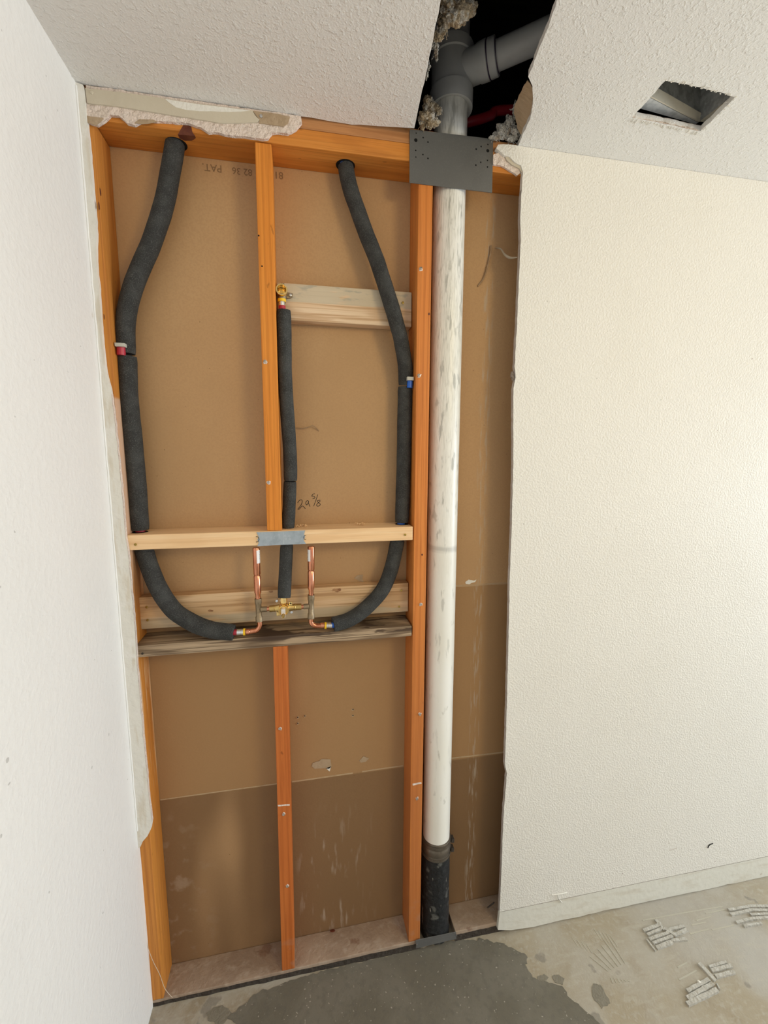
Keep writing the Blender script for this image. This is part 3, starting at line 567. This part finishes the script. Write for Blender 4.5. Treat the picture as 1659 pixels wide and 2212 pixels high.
# ------------------------------------------------------------------ torn insulation and paper in the ceiling hole
def fibres(bm, c, r, n, sd, ln=.012):
    random.seed(sd)
    for k in range(n):
        d = Vector((random.gauss(0, 1), random.gauss(0, .6), random.gauss(0, 1))).normalized(); p = Vector(c)+d*r*random.uniform(.8, 1.1)
        tube(bm, [p, p+d*ln*.5+Vector((0, 0, -.002)), p+d*ln*random.uniform(.6, 1.2)+Vector((0, 0, -.004))], .0006, 4, 3)
def tuft(parts, m, label, sd, fib=30):
    bm = bmesh.new()
    for u, v, y, r, sq in parts:
        c = A(u, v, y=y); blob(bm, c, r, 5, .75, .85/r, sq, sd+u); fibres(bm, c, r*.8, fib//4, int(u)+sd, .008)
    return tag(put('insulation_tuft', bm, m, None, True), label, 'insulation', 'torn insulation tufts')
tuft([(922, 222, -.012, .012, (.8, .8, 1)), (926, 236, -.012, .016, (.9, .7, 1.3)), (921, 256, -.014, .016, (1.1, .7, .9)), (934, 268, -.012, .013, (1.2, .7, .8)), (946, 238, -.014, .010, (.8, .6, 1.2)), (914, 268, -.010, .010, (1, .6, .8))], m_fluff, 'brown and white insulation tuft beside the drain pipe just above the steel plate', 3)
tuft([(945, 75, -.22, .010, (1, .8, 1)), (958, 55, -.23, .012, (.9, .8, 1.2)), (985, 18, -.25, .020, (1.5, .8, .9)), (1012, 12, -.25, .014, (1.2, .8, .9)), (966, 28, -.25, .014, (1, .8, 1.1))], m_fluff, 'brown insulation hanging at the top of the ceiling hole above the grey tee', 9)
tuft([(941, 95, -.19, .0065, (.9, .6, 1.3)), (942, 106, -.188, .0055, (.7, .6, 1.8)), (943, 120, -.18, .0045, (.6, .6, 2.2)), (935, 96, -.19, .0055, (1.2, .6, .9))], m_fluffw, 'thin pale torn wisp on the left edge of the ceiling hole beside the grey tee', 15, 10)
tuft([(926, 143, -.14, .0048, (.8, .6, 2.0)), (923, 153, -.13, .0045, (.7, .6, 2.0)), (920, 163, -.12, .0042, (.6, .5, 1.8))], m_fluffw, 'lower pale torn wisp on the left edge of the ceiling hole', 25, 8)
tuft([(1102, 268, -.014, .018, (.9, .7, 1.2)), (1092, 283, -.012, .017, (1.2, .7, .8)), (1116, 284, -.016, .015, (1, .7, 1)), (1078, 291, -.010, .011, (1.3, .6, .7)), (1067, 297, -.008, .008, (1.6, .6, .6)), (1104, 298, -.012, .012, (1.5, .6, .5)), (1112, 240, -.03, .009, (.6, .7, 1.8))], m_fluffw, 'pale insulation tuft at the right lower corner of the ceiling hole', 21)
q = [A(u, v, y=.0) for u, v in ((1138, 178), (1146, 190), (1149, 215), (1145, 236), (1136, 262), (1122, 268), (1112, 250), (1098, 240), (1108, 218), (1116, 206), (1126, 196))]
for k, p in enumerate(q): p.y = -.05-.10*((2.6-p.z)/.2)*.0+.012*noise.noise(p*40)
q = [A(u, v, z=H+.010+dz)+Vector((0, 0, .006*noise.noise(Vector((u*.09, v*.09, 2))))) for (u, v), dz in zip(((1139, 174), (1150, 190), (1153, 222), (1146, 250), (1134, 276), (1124, 292), (1116, 270), (1110, 246), (1113, 226), (1121, 208), (1128, 192)), (.003, 0, 0, 0, 0, .002, .02, .03, .03, .025, .015))]
bm = sheet(rough(q+[q[0]], .003, .008, 3, (0, 1))[:-1], [], (.001, .001, .003))
tag(put('torn_ceiling_paper', bm, m_paper_torn), 'torn brown drywall paper flap at the right edge of the ceiling hole', 'torn paper')
q = [A(u, v, y=-.006) for u, v in ((1066, 334), (1078, 330), (1086, 334), (1090, 342), (1106, 357), (1122, 366), (1124, 374), (1117, 379), (1108, 372), (1095, 364), (1084, 358), (1074, 356), (1066, 355))]
tag(put('gypsum_scrap', sheet(rough(q+[q[0]], .0012, .006, 4)[:-1], [], (0, .0055, 0)), m_gyp), 'broken pink gypsum scrap hanging right of the steel plate below the ceiling', 'drywall scrap')
q = [A(u, v, y=-.0095) for u, v in ((1090, 333), (1100, 338), (1113, 351), (1127, 357), (1130, 372), (1127, 372), (1122, 364), (1106, 356), (1094, 345))]
put('torn_paper_layer', sheet(rough(q+[q[0]], .0007, .006, 4)[:-1], [], (0, .003, 0)), m_paperstrip, wr)
# ------------------------------------------------------------------ vent boot behind the square hole
fe = rough([A(u, v, z=H)+Vector((0, -.0008, -.0003)) for u, v in ((1366, 254), (1440, 268), (1512, 284))], .0012, .008, 8, (0, 1)); bm = bmesh.new()
for a, b_ in zip(fe, fe[1:]):
    bm.faces.new([bm.verts.new(v) for v in (a, b_, b_+Vector((0, .004, .0165)), a+Vector((0, .004, .0165)))])
bmesh.ops.remove_doubles(bm, verts=bm.verts, dist=1e-5); put('cut_edge', bm, m_gyp, ceiling)
random.seed(5); bm = bmesh.new()
for (a_, b_), n in (((A(1366, 256, z=H), A(1512, 286, z=H)), 26), ((A(1438, 172, z=H), A(1588, 209, z=H)), 20), ((A(1514, 284, z=H), A(1590, 212, z=H)), 8)):
    for k in range(n):
        p = a_.lerp(b_, (k+random.random())/n)+Vector((0, 0, -.0004)); d = Vector((random.uniform(-.003, .003), random.uniform(.002, .012) if n > 20 else random.uniform(-.008, .002), 0))
        tube(bm, [p, p+d*.5+Vector((0, 0, -.0012)), p+d+Vector((0, 0, -.0002))], .0009, 5, 3)
put('torn_fringe', bm, m_white_patch, ceiling)['kind'] = 'stuff'
vt = thing('vent_boot', (1.40, -.19, 2.42), 'square sheet metal vent boot sitting crooked behind the square ceiling hole', 'vent duct')
zv = 2.428
P1 = A(1400, 209, z=zv); P2 = A(1508, 265, z=zv); P3 = A(1592, 200, z=zv); P4 = P1+(P3-P2)
hgt = Vector((0, 0, .22)); bm = bmesh.new()
for a, b in ((P1, P2), (P2, P3), (P3, P4), (P4, P1)): bm.faces.new([bm.verts.new(p) for p in (a, b, b+hgt, a+hgt)])
bm.faces.new([bm.verts.new(p+hgt) for p in (P1, P2, P3, P4)]); bmesh.ops.remove_doubles(bm, verts=bm.verts, dist=1e-5)
put('duct_wall', bm, m_duct, vt)
n1 = (P2-P1).cross(Vector((0, 0, 1))).normalized(); n1 = n1 if n1.y > 0 else -n1
n2 = (P3-P2).cross(Vector((0, 0, 1))).normalized(); n2 = n2 if n2.x > 0 else -n2
bm = bmesh.new(); hexa(bm, [P1+hgt*.0-n1*.001+Vector((0, 0, .0)), P2-n1*.001, P2-n1*.003+Vector((0, 0, .018)), P1-n1*.003+Vector((0, 0, .022))] + [P1-n1*.004, P2-n1*.004, P2-n1*.006+Vector((0, 0, .018)), P1-n1*.006+Vector((0, 0, .022))]); put('painted_lip', bm, m_ductlip, vt)
bm = sheet([P1, P2, P2+n1*.006, P1+n1*.034-(P2-P1)*.02], [], (0, 0, .001)); put('far_flange', bm, m_ductgalv, vt)
bm = sheet([P2+(P3-P2)*.04, P3, P3+n2*.02-Vector((0, 0, .004)), P2+n2*.012+(P3-P2)*.1-Vector((0, 0, .004))], [], (0, 0, .001)); put('side_flange', bm, m_ductlip, vt)
# ------------------------------------------------------------------ valve assembly
VY = .000
va = thing('shower_valve', A(612, 1312, y=VY), 'brass shower valve with two copper air chambers, tees and elbows', 'shower valve')
def Vp(u, v, y=VY): return A(u, v, y=y)
def two(name, p, q_, prof, m, parent, seg=24):
    d = q_-p; l = d.length; return put(name, lathe(bmesh.new(), p, d, [(t_*l, r) for t_, r in prof], seg), m, parent, True)
for side in (0, 1):
    if side == 0: ch = [(553, 1183), (554.5, 1242), (556, 1282), (557.5, 1293), (560, 1342)]; el = [(560.5, 1340), (561, 1352), (555, 1361), (545, 1363.5), (531, 1365)]; rg = [(530, 1364.8), (521, 1365.3), (512, 1365.8)]; arm = [(563, 1316.5), (585, 1315)]
    else: ch = [(672, 1180), (672, 1232), (672, 1273), (672, 1285), (672, 1336)]; el = [(672, 1334), (672.5, 1345), (680, 1351), (690, 1352), (700, 1351.5)]; rg = [(701, 1351.2), (709, 1351.2), (717, 1351)]; arm = [(668, 1309.5), (648, 1311)]
    ytop = .012
    c0, c1, c2, c3, c4 = [A(u, v, y=ytop*(1-i/4.)) for i, (u, v) in enumerate(ch)]
    c0.z = min(c0.z, 1.3562)
    ac = put('air_chamber', lathe(bmesh.new(), c0, c3-c0, [(0, .004), (0, .0084), (.002, .0092), ((c1-c0).length-.003, .0092), ((c1-c0).length, .0074), ((c1-c0).length+.003, .0092), ((c2-c0).length-.004, .0092), ((c2-c0).length+.002, .0066), ((c3-c0).length+.004, .0066)], 24), m_copper, va, True)
    # sticker wrapped on the chamber
    bm = bmesh.new(); sgn = 1 if side == 0 else -1; dn = (c3-c0).normalized(); ys = []
    ang = [math.radians(a) for a in ((8, 20, 32, 44, 56, 68, 80) if side == 0 else (172, 160, 148, 136, 124, 112, 104))]
    L0, L1 = ((.006, .041) if side == 0 else (.008, .040))
    for a in ang: ys.append([bm.verts.new(c0+dn*l+Vector((math.cos(a)*.0095, -math.sin(a)*.0095, 0))) for l in (L0, L1)])
    if side == 0: ys = ys
    for i in range(len(ys)-1): bm.faces.new((ys[i][0], ys[i+1][0], ys[i+1][1], ys[i][1]))
    stk = put('label_sticker', bm, m_sticker, ac)
    # rows of tiny print on the sticker, too fine to read in the photograph
    bm = bmesh.new()
    a_ = ang[2]
    for k in range(9):
        l = L0+.003+k*(L1-L0-.006)/8.
        for j, aa in enumerate((ang[1], ang[2])):
            p = c0+dn*l+Vector((math.cos(aa)*.0096, -math.sin(aa)*.0096, 0)); tube(bm, [p, p+dn*(.0012+.0010*((k*7+j*3) % 3)/2)], .00035, 4, 1)
    put('fine_print', bm, m_ink, stk)
    # tee
    ta, tb = c3, c4; L_ = (tb-ta).length
    te = put('tee_fitting', lathe(bmesh.new(), ta, tb-ta, [(0, .0065), (0, .0093), (L_*.20, .0093), (L_*.24, .0077), (L_*.76, .0077), (L_*.80, .0093), (L_, .0093), (L_, .0065)], 24), m_bronze, va, True)
    a0, a1 = Vp(*arm[0]), Vp(*arm[1]); d = a1-a0; l = d.length
    put('tee_branch', lathe(bmesh.new(), a0, d, [(0, .0074), (l*.62, .0074), (l*.62, .0058)], 20), m_bronze, te, True)
    put('copper_stub', lathe(bmesh.new(), a0, d, [(l*.4, .0058), (l*1.2, .0058)], 20), m_copper, va, True)
    bm = tube(bmesh.new(), [Vp(*p) for p in el], .0066, 18, 7); put('elbow', bm, m_copper, va, True)
    e0, e1, e2 = [Vp(*p) for p in rg]
    bm = lathe(bmesh.new(), e0+(e0-e1).normalized()*.012, e1-e0, [(0, .0066), (.001, .0078), (.011, .0078)], 20); put('elbow_socket', bm, m_copper, va, True)
    put('yellow_ring', lathe(bmesh.new(), e0, e1-e0, [(0, .0065), (0, .0093), (.0052, .0093), (.0052, .0065)], 24), m_yellow, va, True)
    put('crimp_sleeve', lathe(bmesh.new(), e0, e1-e0, [(.004, .0080), (.010, .0080), (.0105, .0075), (.012, .0075), (.0125, .0080), ((e2-e0).length, .0080)], 24), m_steel, va, True)
# body
vb_c = Vp(613, 1312)
bm = bmesh.new(); bmesh.ops.create_uvsphere(bm, u_segments=28, v_segments=16, radius=.0155, matrix=Matrix.Translation(vb_c)); body = put('valve_body', bm, m_brass, va, True)
for p, q_, rs in ((Vp(582, 1315.3), Vp(604, 1313), (.0088, .0102)), (Vp(651, 1310.5), Vp(622, 1312), (.0088, .0102))):
    d = q_-p; l = d.length; put('inlet_union', lathe(bmesh.new(), p, d, [(0, .006), (0, .0088), (l*.42, .0088), (l*.44, .0096), (l*.52, .0096), (l*.54, .0085), (l, .011)], 24), m_brassraw, va, True)
put('outlet_port', lathe(bmesh.new(), Vp(613, 1311), (0, .05, 1), [(0, .010), (.013, .0088), (.013, .0100), (.030, .0100), (.030, .008)], 8), m_brass, va)
cd_ = Vector((.0, -1, -.06))
put('bonnet', lathe(bmesh.new(), vb_c+Vector((0, -.008, -.002)), cd_, [(0, .0142), (.010, .0142), (.010, .0128), (.015, .0128), (.015, .0108), (.012, .0100)], 28), m_brass, va, True)
stem = put('cartridge_stem', bevel(box(bmesh.new(), vb_c.x-.0052, vb_c.x+.0052, vb_c.y-.040, vb_c.y-.012, vb_c.z-.0150, vb_c.z+.0090), .002), m_stem, va)
put('stem_shaft', lathe(bmesh.new(), vb_c+Vector((0, -.034, -.0070)), (0, -1, 0), [(0, .0046), (.016, .0046), (.017, .0040), (.017, .0022), (.014, .0020)], 18), m_brassraw, stem, True)
for u, v, s in ((628, 1305, 1), (601, 1323, -1)):
    p = Vp(u, v, VY-.004); put('mounting_ear', bevel(box(bmesh.new(), p.x-.0045, p.x+.0045, p.y-.002, p.y+.002, p.z-.009, p.z+.007), .0018), m_brass, va)
    put('ear_hole', lathe(bmesh.new(), p+Vector((0, -.0021, .003)), (0, -1, 0), [(0, .0022), (.0002, .0022)], 12), m_hole, va)
for u, v in ((598, 1298), (630, 1322)):
    p = Vp(u, v, .012); put('screw', lathe(bmesh.new(), p, (0, -1, .1), [(-.038, .0016), (0, .0018), (.001, .0042), (.004, .0036), (.0044, .0015)], 8), m_zinc, va)
# ------------------------------------------------------------------ insulated water lines
FR = .0222
def sleeve(name, px, ys, parent, r=FR, dents=.035):
    n = len(px); pts = []
    for i, (u, v) in enumerate(px):
        t_ = i/(n-1); y = ys[0]+(ys[1]-ys[0])*t_ if isinstance(ys, tuple) else ys[i]
        pts.append(A(u, v, y=y))
    bm = tube(bmesh.new(), pts, lambda t_: r*(1-.06*(1-min(1, min(t_, 1-t_)*40))), 28, 8, wob=dents); return put(name, bm, m_foam, parent, True)
hl = thing('hot_water_line', A(320, 1200, y=.045), 'left black foam wrapped water line with red tube, from the top plate to the valve', 'insulated water line', 'foam wrapped water lines')
s = A(379, 311, z=2.331)
sleeve('foam_sleeve', [(379, 308), (369, 368), (352, 450), (325, 530), (298, 592), (279, 650), (271, 705), (272, 764)], [.046]*8, hl)
sleeve('foam_sleeve', [(275, 770), (278, 862), (288, 960), (296, 1050), (302.5, 1144)], [.046]*5, hl)
sleeve('foam_sleeve', [(310, 1181), (323, 1226), (345, 1275), (374, 1317), (412, 1343), (455, 1360), (505, 1366.5)], [.050, .042, .030, .024, .016, .006, .000], hl)
put('red_tube', tube(bmesh.new(), [A(261.5, 747, y=.026), A(262, 767.5, y=.026)], .0098, 16, 1), m_red, hl, True)
put('red_tube', tube(bmesh.new(), [A(302, 1139, y=.046), A(304, 1156, y=.046)], .0118, 16, 1), m_red, hl, True)
put('red_tube', tube(bmesh.new(), [A(498, 1366, y=.0), A(513, 1365.7, y=.0)], .0076, 16, 1), m_red, hl, True)
p = A(260, 745, y=.016); put('pipe_clip', bevel(box(bmesh.new(), p.x-.0115, p.x+.0105, p.y-.004, p.y+.024, p.z-.0042, p.z+.0042), .001), m_clip, hl)
cl = thing('cold_water_line', A(850, 1200, y=.045), 'right black foam wrapped water line with blue tube, from the top plate to the valve', 'insulated water line', 'foam wrapped water lines')
sleeve('foam_sleeve', [(746, 357), (756, 405), (772, 452), (791, 505), (813, 560), (836, 630), (853, 685), (866, 735), (875, 790), (876, 832)], [.047, .046, .043, .038, .032, .028, .027, .030, .038, .045], cl, .0202)
sleeve('foam_sleeve', [(875, 836), (874, 900), (872, 1000), (870, 1060), (868, 1128)], [.047]*5, cl, .0205)
sleeve('foam_sleeve', [(859, 1165), (846, 1226), (826, 1274), (790, 1314), (755, 1338), (720, 1349)], [.048, .041, .029, .020, .010, .001], cl, .0210)
put('blue_tube', tube(bmesh.new(), [A(885.5, 820, y=.026), A(885, 838, y=.026)], .0080, 16, 1), m_blue, cl, True)
put('blue_tube', tube(bmesh.new(), [A(867, 1124, y=.046), A(866, 1138, y=.046)], .0115, 16, 1), m_blue, cl, True)
put('blue_tube', tube(bmesh.new(), [A(727, 1349, y=.0), A(715, 1351, y=.0)], .0076, 16, 1), m_blue, cl, True)
put('blue_tube', tube(bmesh.new(), [A(743, 353, z=2.3315), A(743.5, 359, y=.040)], .0110, 16, 1), m_blue, cl, True)
p = A(886, 818, y=.018); put('pipe_clip', bevel(box(bmesh.new(), p.x-.009, p.x+.0095, p.y-.004, p.y+.022, p.z-.0048, p.z+.0048), .001), m_clip, cl)
rs = thing('shower_riser', A(622, 1138, y=.045), 'middle black foam wrapped riser pipe beside the central stud, up to the shower elbow', 'insulated water line', 'foam wrapped water lines')
sleeve('foam_sleeve', [(613, 671), (614.5, 740), (616, 810), (619, 870), (622, 915), (625, 960), (627.5, 1005), (627.5, 1038)], [.028]*6+[.034, .036], rs, .0182, .05)
sleeve('foam_sleeve', [(626.5, 1040), (625, 1090), (622.5, 1140)], [.036, .040, .042], rs, .0176, .05)
sleeve('foam_sleeve', [(619.5, 1176), (616.5, 1235), (614, 1291)], [.030, .018, .004], rs, .0176)
put('red_tube', tube(bmesh.new(), [A(609, 661, y=.028), A(610.5, 680, y=.028)], .0090, 16, 1), m_red, rs, True)
put('crimp_sleeve', tube(bmesh.new(), [A(608.5, 650, y=.028), A(609, 662, y=.028)], .0086, 18, 1), m_steel, rs, True)
e = A(608.5, 649, y=.028); put('yellow_ring', lathe(bmesh.new(), e, (0, 0, 1), [(-.004, .008), (-.004, .0106), (.003, .0106), (.003, .008)], 24), m_yellow, rs, True)
# drop ear elbow
ec = A(608.5, 628.5, y=.020)
se = thing('shower_elbow', ec, 'polished brass drop ear elbow screwed on the peeling board beside the central stud', 'pipe elbow')
ax = Vector((.02, -1, .05)).normalized()
put('elbow_mouth', lathe(bmesh.new(), ec-ax*.020, ax, [(0, .0125), (.018, .0132), (.028, .0146), (.030, .0140), (.030, .0112), (.012, .0108), (.010, .0085), (.003, .0080)], 36), m_brass, se, True)
put('elbow_neck', lathe(bmesh.new(), ec+Vector((0, .010, -.006)), (.0, .0, -1), [(0, .011), (.012, .0098), (.020, .0088)], 24), m_bronze, se, True)
for du, dv, big in ((19, 9.5, 1), (1.5, -13.5, 0)):
    p = A(608.5+du, 628.5+dv, y=.044); bm = bmesh.new(); c0 = ec+Vector((0, .024, -.002 if big else 0)); d = (p-c0); d.y = 0; l = d.length; sd = Vector((-d.z, 0, d.x)).normalized()
    e = [c0+sd*.010, c0-sd*.010, p-sd*.0062, p+d.normalized()*.0045-sd*.0035, p+d.normalized()*.0045+sd*.0035, p+sd*.0062]
    put('ear', bevel(sheet(e, [], (0, .005, 0)), .0006, 1), m_bronze, se)
    put('screw', lathe(bmesh.new(), p+Vector((0, -.0003, 0)), (0, -1, .1), [(0, .0042 if big else .0030), (.003, .0036 if big else .0026), (.0036, .0014)], 8), m_zinc, se)
# ------------------------------------------------------------------ small loose things
def strand(name, px, y, r, m, label, cat, sd=0, wob=0.):
    return tag(put(name, tube(bmesh.new(), [A(u, v, y=y if not isinstance(y, list) else y[i]) for i, (u, v) in enumerate(px)], r, 7, 5, wob=wob), m, None, True), label, cat)
strand('bent_wire', [(640, 924), (655, 925), (668, 922), (677, 920), (689, 931)], [.085, .080, .078, .080, .0875], .0011, m_strand, 'thin bent brown wire sticking out of the board beside the middle foam pipe', 'wire')
strand('mud_strand', [(1060, 531), (1060, 545), (1052, 580), (1044, 603), (1032, 618)], [.086, .083, .082, .083, .087], lambda t_: .0032-.0014*t_, m_strand, 'curved strand of dried mud on the board right of the drain pipe', 'dried mud', wob=.5)
strand('cobweb', [(1070, 535), (1082, 538), (1090, 550), (1102, 557), (1117, 556)], [.086, .06, .04, .02, -.002], lambda t_: .0012+.0022*math.sin(t_*3.1), m_web, 'dusty cobweb strand reaching the cut drywall edge near the top right', 'cobweb', wob=.6)
strand('thin_cable', [(312, 1965), (315, 2000), (318, 2040), (330, 2075), (345, 2105), (356, 2135), (372, 2155)], [-.002, -.004, -.006, -.006, -.006, -.008, -.010], .0007, m_wire, 'thin loose cable hanging beside the foot of the corner stud', 'cable')
tag(put('dust_clump', blob(bmesh.new(), A(1107, 812, y=-.005), .0075, 4, .7, 170, (.7, .5, 1.4), 4), M('dust_grey', (.24, .20, .17), (), .95), None, True), 'small grey dust clump stuck on the cut edge of the right drywall', 'dust clump')
# dried thinset left on the floor by old tiles
def ridge(bm, u0, v0, u1, v1, wd, hh=.005, arc=0):
    a = A(u0, v0, z=0); b = A(u1, v1, z=0); d = (b-a); n = max(3, int(d.length/.012)); s = Vector((-d.y, d.x, 0)).normalized()
    ra = []
    for k in range(n+1):
        t_ = k/n; c = a.lerp(b, t_)+s*arc*math.sin(t_*math.pi); ww = wd/2*(1+.25*noise.noise(c*90)); h = hh*(1+.35*noise.noise(c*60+Vector((0, 0, 4))))
        ra.append([bm.verts.new(c+s*o_+Vector((0, 0, z_))) for o_, z_ in ((-ww, .0), (-ww*.9, h), (ww*.9, h), (ww, .0))])
    for k in range(n):
        for j in range(3): bm.faces.new((ra[k][j], ra[k][j+1], ra[k+1][j+1], ra[k+1][j]))
    for r_ in (ra[0], ra[-1]): bm.faces.new(r_)
z4 = lambda x, y: (1380+x/5.946, 1940+y/5.946)
def patch(rows, label):
    bm = bmesh.new()
    for x0, y0, x1, y1, wd in rows: ridge(bm, *z4(x0, y0), *z4(x1, y1), wd*.58, .006)
    return tag(put('thinset_patch', bm, m_thin), label, 'dried thinset', 'dried thinset patches')
patch([(60, 430, 290, 345, .018), (105, 485, 300, 400, .014), (135, 540, 380, 455, .016), (180, 590, 430, 500, .016), (225, 650, 430, 570, .020), (215, 290, 330, 420, .020), (330, 400, 470, 490, .020), (380, 420, 580, 370, .016), (450, 490, 620, 415, .018), (420, 560, 610, 535, .015), (100, 545, 215, 690, .008)], 'dried thinset patch nearest the drywall wall, with crossing ridges')
patch([(620, 1210, 900, 1055, .018), (620, 1300, 950, 1110, .020), (620, 1375, 1005, 1190, .020), (770, 850, 980, 1070, .022), (900, 900, 1120, 830, .014), (930, 945, 1190, 880, .018), (985, 1020, 1225, 960, .018), (1000, 1110, 1035, 1185, .008)], 'dried thinset patch at the lower right with a pebble beside it')
patch([(1150, 165, 1430, 115, .016), (1430, 115, 1720, 115, .016), (1180, 225, 1440, 165, .016), (1440, 165, 1740, 165, .016), (1430, 225, 1740, 215, .014), (1250, 325, 1450, 275, .015), (1450, 275, 1750, 255, .015), (1345, 370, 1575, 335, .013)], 'dried thinset ridges at the right edge of the floor by the wall')
tag(put('pebble', blob(bmesh.new(), A(*z4(772, 1078), z=.004), .0045, 2, .3, 150, (1, 1, .8), 2), m_white_patch), 'small white crumb on the floor beside the lower right thinset patch', 'crumb')
bm = bmesh.new(); z5 = lambda x, y: (1100+x/2.968, 1800+y/2.968)
for k in range(6): ridge(bm, *z5(640-24*k, 672+24*k), *z5(742-22*k, 834+10*k), .0022, .0012)
for k in range(5): ridge(bm, *z5(545+26*k, 615+10*k), *z5(592+26*k, 690+10*k), .0018, .0008)
for k in range(4): ridge(bm, *z5(405+30*k, 670+14*k), *z5(440+30*k, 725+14*k), .0018, .0008)
for k in range(6): ridge(bm, *z5(650+22*k, 925+4*k), *z5(665+22*k, 962-2*k), .002, .001)
for x0, y0, x1, y1 in ((855, 560, 1150, 505), (1150, 505, 1370, 470), (1200, 560, 1290, 535), (1260, 515, 1380, 490), (1080, 860, 1140, 830), (1090, 940, 1200, 880), (1160, 645, 1280, 615), (1170, 590, 1260, 570), (1300, 620, 1440, 590)): ridge(bm, *z5(x0, y0), *z5(x1, y1), .004, .0010)
put('trowel_marks', bm, m_scrape, bpy.data.objects['floor'])
